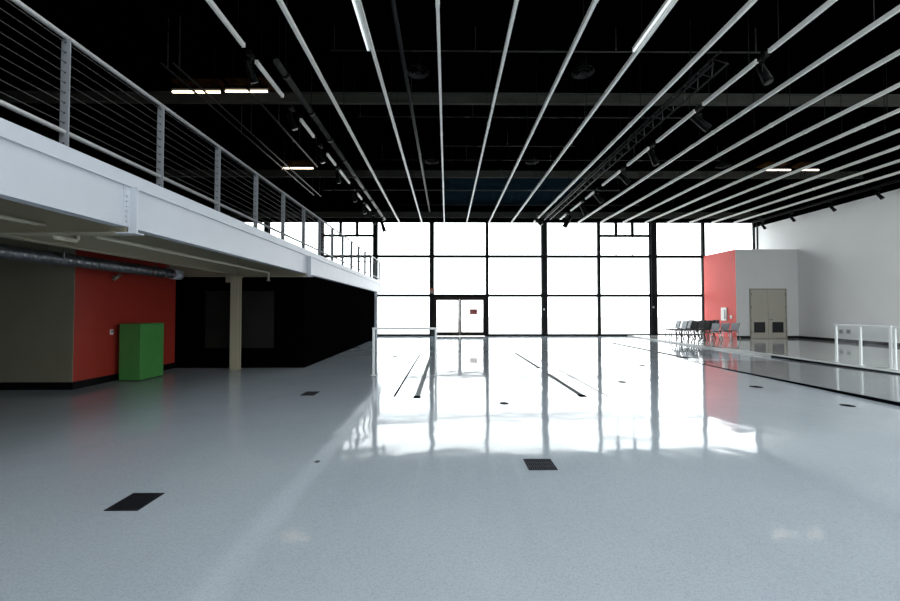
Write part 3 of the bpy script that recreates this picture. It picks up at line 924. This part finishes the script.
# warm tube lights under the roof
zl = 7.3
for px0, px1, py, l in ((172, 222, 92, 'above the mezzanine railing, nearer pair, outer one'), (225, 269, 91.3, 'above the mezzanine railing, nearer pair, inner one'),
                        (282, 314, 168.3, 'alone above the far part of the mezzanine'), (765, 791, 170, 'between the last battens, farther from the pale wall'),
                        (799.5, 819, 170, 'between the last battens, closest to the pale wall')):
    a_ = at_z(px0, py, zl); b_ = at_z(px1, py, zl)
    x0, x1, y = min(a_.x, b_.x), max(a_.x, b_.x), (a_.y + b_.y) / 2
    e = empty('warm_tube_light', ((x0 + x1) / 2, y, zl), 'lit warm white tube light ' + l, 'light', 'lit warm tube lights under the roof')
    MB().box(x0, x1, y - .06, y + .06, zl + .045, zl + .11).build('lamp_housing', 'black_metal', e)
    MB().tube([(x0 + .02, y, zl), (x1 - .02, y, zl)], .028, 12).build('lamp_tube', 'warm', e)
    MB().box(x0, x1, y - .1, y + .55, zl + .28, zl + .30).build('added_glow_board', M['brown'], e)  # added brown board that catches the tube's warm glow
    for x in (x0, x1 - .02):
        MB().box(x, x + .02, y - .04, y + .04, zl - .04, zl + .045).build('lamp_holder', 'black_metal', e)
    for x in (x0 + .2, x1 - .2):
        MB().box(x - .008, x + .008, y - .008, y + .008, zl + .11, ZC).build('hanger_rod', 'black_metal', e)

# ------------------------------------------------------------------ things set in the floor
def vent(pts, label, nbar, group='floor grilles', m='grate'):
    """pts: four floor corners near-left, near-right, far-right, far-left (x, y)"""
    (ax, ay), (bx_, by), (cx, cy), (dx, dy) = pts
    x0, x1, y0, y1 = (ax + dx) / 2, (bx_ + cx) / 2, (ay + by) / 2, (cy + dy) / 2
    e = empty('floor_grille', ((x0 + x1) / 2, (y0 + y1) / 2, 0), label, 'vent', group)
    t = .012
    MB().box(x0, x1, y0, y0 + t, 0.001, .007).box(x0, x1, y1 - t, y1, 0.001, .007).box(x0, x0 + t, y0 + t, y1 - t, 0.001, .007).box(x1 - t, x1, y0 + t, y1 - t, 0.001, .007).build('grille_frame', m, e)
    MB().box(x0 + t, x1 - t, y0 + t, y1 - t, .0005, .002).build('grille_well', 'rubber', e)
    b = MB()
    for k in range(nbar):
        x = x0 + t + (x1 - x0 - 2 * t) * (k + .5) / nbar
        b.box(x - .0045, x + .0045, y0 + t, y1 - t, .0025, .0065)
    for q in (1 / 3, 2 / 3):
        y = y0 + (y1 - y0) * q
        b.box(x0 + t, x1 - t, y - .004, y + .004, .0025, .0064)
    b.build('grille_bars', 'grille_bar' if nbar < 14 else m, e)
def fl(px, py): 
    p = at_z(px, py, 0)
    return (p.x, p.y)
vent([fl(105.5, 511), fl(139.5, 511), fl(162.8, 493.6), fl(132, 493.6)], 'black square floor grille, lone one nearest the camera on the mezzanine side', 14)
vent([fl(527.5, 470.3), fl(557, 470.3), fl(551.3, 459.4), fl(524.6, 459.4)], 'dark square floor grille with visible bars below the bright window reflection', 12)
vent([fl(301, 395.6), fl(315, 395.6), fl(318.5, 391.8), fl(305.5, 391.8)], 'small black floor grille before the black wall', 14)

def track(p0, p1, w, label, cover, cap):
    """a covered cable channel let into the floor, running away from the camera"""
    a_, b_ = at_z(*p0), at_z(*p1)
    x = (a_.x + b_.x) / 2
    y0, y1 = min(a_.y, b_.y), max(a_.y, b_.y)
    e = empty('floor_channel', (x, (y0 + y1) / 2, 0), label, 'channel', 'straight channels in the floor')
    MB().box(x - w / 2, x + w / 2, y0, y1, .0005, .004).build('channel_cover', cover, e)
    if w > .05:
        s = MB()
        for q in (-1, 1):
            s.box(x + q * w / 2 - .006, x + q * w / 2 + .006, y0, y1, .0042, .006)
        n = int((y1 - y0) / .6)
        for k in range(1, n):
            y = y0 + (y1 - y0) * k / n
            s.box(x - w / 2, x + w / 2, y - .006, y + .006, .0042, .005)
        s.build('channel_edge', 'conduit', e)
    if cap:
        MB().box(x - w * .75, x + w * .75, y0 - .17, y0 - .005, .0005, .007).build('end_box', 'rubber', e)
track((394, 396.5), (421, 353), .035, 'thin dark floor channel behind the lone glass guard', 'rubber', False)
track((419, 396), (430, 357), .085, 'pale wide floor channel with dark end near the lone glass guard', 'slot_light', True)
track((515, 352.8), (538, 367.3), .07, 'short dark floor channel with end box beyond the barred channel', 'slot', True)
track((548, 374), (580, 394.8), .085, 'dark barred floor channel with black end box in the window glare', 'slot', True)
track((527, 352.5), (607, 396.3), .022, 'thin grey floor channel beside the barred channel', 'slot_light', False)
track((686, 357.6), (611, 343), .20, 'long grey floor channel leading from the ramp towards the windows', 'slot', True)

def fbox(px, py, r, label, m='grate', z=0.0):
    c = at_z(px, py, z)
    e = empty('floor_box', (c.x, c.y, z), label, 'floor box', 'round floor boxes')
    MB().tube([(c.x, c.y, z + .0005), (c.x, c.y, z + .005)], r, 24).build('box_lid', m, e)
    MB().tube([(c.x, c.y, z + .0055), (c.x, c.y, z + .008)], r * .35, 12).build('lid_cap', 'rubber', e)
fbox(504.2, 403.4, .075, 'small dark round floor box left of the barred channel')
fbox(622.2, 382, .09, 'small dark round floor box right of the barred channel')
fbox(756, 386.9, .12, 'small dark round floor box beside the far half of the ramp edge')
fbox(847.6, 405.6, .10, 'small dark round floor box beside the near half of the ramp edge')
fbox(642.5, 365.6, .10, 'faint round floor box farther off, left of the long grey channel', 'slot')
fbox(560, 356, .12, 'faint round floor box farthest off before the windows', 'slot_light')
fbox(395, 356.6, .12, 'faint round floor box inside the lone glass guard', 'slot_light')
fbox(317.3, 461.8, .03, 'tiny grey round plug alone in the open floor', 'slot')

# ------------------------------------------------------------------ chairs
def make_chair(label):
    """faces +x, origin on the floor under the seat"""
    e = empty('stacking_chair', (0, 0, 0), label, 'chair', 'chairs by the red wall')
    s = MB()
    s.prism([(-.22, .43), (.20, .44), (.24, .42), (.245, .44), (.21, .475), (-.20, .465), (-.225, .45)], 'y', -.22, .22)
    s.build('seat', 'chair_black', e, bevel=.01, loc=(0, 0, 0))
    b = MB()
    b.prism([(-.225, .50), (-.195, .49), (-.29, .88), (-.33, .875)], 'y', -.225, .225)
    b.build('backrest', 'chair_grey', e, bevel=.01, loc=(0, 0, 0))
    for q in (-1, 1):
        y = q * .235
        MB().tube([(.20, y, .44), (.24, y * 1.05, .02), (.25, y * 1.05, 0)], .021, 8).build('leg', 'chair_tube', e, loc=(0, 0, 0))
        MB().tube([(-.20, y, .44), (-.27, y * 1.05, .2), (-.34, y * 1.05, 0)], .021, 8).build('leg', 'chair_tube', e, loc=(0, 0, 0))
        MB().tube([(-.20, y, .44), (-.235, y * .96, .55), (-.33, y * .96, .87)], .016, 8).build('back_upright', 'chair_tube', e, loc=(0, 0, 0))
        MB().tube([(.20, y, .44), (-.20, y, .44)], .016, 8).build('seat_frame', 'chair_tube', e, loc=(0, 0, 0))
    return e

spots_ = [
    (676.0, 21.45, 172, 'grey', 'chair with grey back and tablet arm, nearest the dark window column'),
    (682.5, 20.75, 176, 'grey', 'grey-backed chair in the front row, first after the tablet-arm chair'),
    (687.0, 21.50, 174, 'grey', 'grey-backed chair in the middle row, just behind the front row'),
    (693.2, 20.80, 184, 'black', 'all black chair in the front row, beside the grey-backed ones'),
    (699.6, 21.55, 178, 'black', 'all black chair at the centre of the dark chairs'),
    (705.8, 20.90, 182, 'black', 'all black chair in the front row just before the red wall begins'),
    (689.5, 22.20, 180, 'black', 'black chair in the back row before the bright window glass'),
    (701.5, 22.25, 176, 'black', 'black chair in the back row beside the last dark mullion'),
    (709.3, 21.65, 182, 'black', 'black chair against the red wall, farther of the two'),
    (714.0, 22.45, 178, 'black', 'black chair against the red wall, under the left edge of the white box'),
    (714.5, 19.7, 188, 'grey', 'grey-backed chair with pale legs before the red wall, beside the black chairs'),
    (724.2, 20.35, 190, 'grey', 'grey-backed chair with pale legs standing right under the tall white box'),
    (734.4, 20.65, 188, 'grey', 'grey-backed chair with pale legs at the corner of the grey block'),
]
proto = make_chair('')
for k, (px, y, rot, colr, l) in enumerate(spots_):
    o = proto if k == 0 else copy_tree(proto)
    c = at_y(px - 3.5, 338, y)
    o.location = (c.x, y, PZ)
    o.rotation_euler = (0, 0, math.radians(rot))
    o.scale = (.98, .98, .98) if 'pale legs' in l else (1.08, 1.08, 1.10)
    o['label'] = l
for o in list(COL.objects):
    if o.parent and o.parent.name.startswith('stacking_chair') and o.name.startswith('backrest'):
        if 'black chair ' in o.parent['label'] and 'grey-backed chair' not in o.parent['label']:
            o.data = o.data.copy()
            o.data.materials[0] = M['chair_black']
    if o.parent and o.parent.name.startswith('stacking_chair') and 'pale legs' in o.parent['label'] and ('red wall' in o.parent['label'] or 'white box' in o.parent['label'] or 'block' in o.parent['label']) and o.data.materials[0] == M['chair_tube']:
        o.data = o.data.copy()
        o.data.materials[0] = M['chrome']

e = next(x for x in COL.objects if x.get('label', '').startswith('chair with grey back and tablet'))
y = .27
MB().tube([(-.12, .235, .44), (-.12, y, .50), (-.10, y, .66)], .012, 8).build('tablet_arm', 'chair_tube', e, loc=(0, 0, 0))
t = MB()
t.prism([(-.16, .20), (.02, .18), (.26, -.02), (.34, .06), (.34, .26), (.24, .33), (-.10, .33)], 'z', .66, .678)
t.build('tablet', 'chair_black', e, bevel=.004, loc=(0, 0, 0))

# ------------------------------------------------------------------ light
W = bpy.data.worlds.new('overcast_sky')
S.world = W
W.use_nodes = True
bg = W.node_tree.nodes['Background']
bg.inputs['Color'].default_value = (0.97, 0.99, 1.0, 1)
bg.inputs['Strength'].default_value = 3.5

def portal(name, loc, rot, sx, sy):
    l = bpy.data.lights.new(name, 'AREA')
    l.shape = 'RECTANGLE'
    l.size, l.size_y = sx, sy
    l.cycles.is_portal = True
    o = bpy.data.objects.new(name, l)
    COL.objects.link(o)
    o.location, o.rotation_euler = loc, rot
portal('window_light_portal', ((EX[0] + EX[-1]) / 2, YW + .12, ZH / 2), (-math.pi / 2, 0, 0), EX[-1] - EX[0], ZH)
for l_, r_, far, n_ in SKYL:
    portal('added_roof_light_portal', ((l_ + r_) / 2, (SKY0 + far) / 2, ZC + .24), (0, 0, 0), r_ - l_, far - SKY0)
portal('added_rear_window_portal', ((RX0 + RX1) / 2, YR - .28, (RZ0 + RZ1) / 2), (math.pi / 2, 0, 0), RX1 - RX0, RZ1 - RZ0)

S.view_settings.view_transform = 'Standard'
S.view_settings.look = 'None'
S.view_settings.gamma = 1.0
S.view_settings.use_curve_mapping = False
S.view_settings.exposure = 0.36
S.cycles.max_bounces = 10
S.cycles.diffuse_bounces = 5
S.cycles.glossy_bounces = 5
S.cycles.transparent_max_bounces = 16
S.cycles.use_denoising = True
S.cycles.sample_clamp_indirect = 8.0
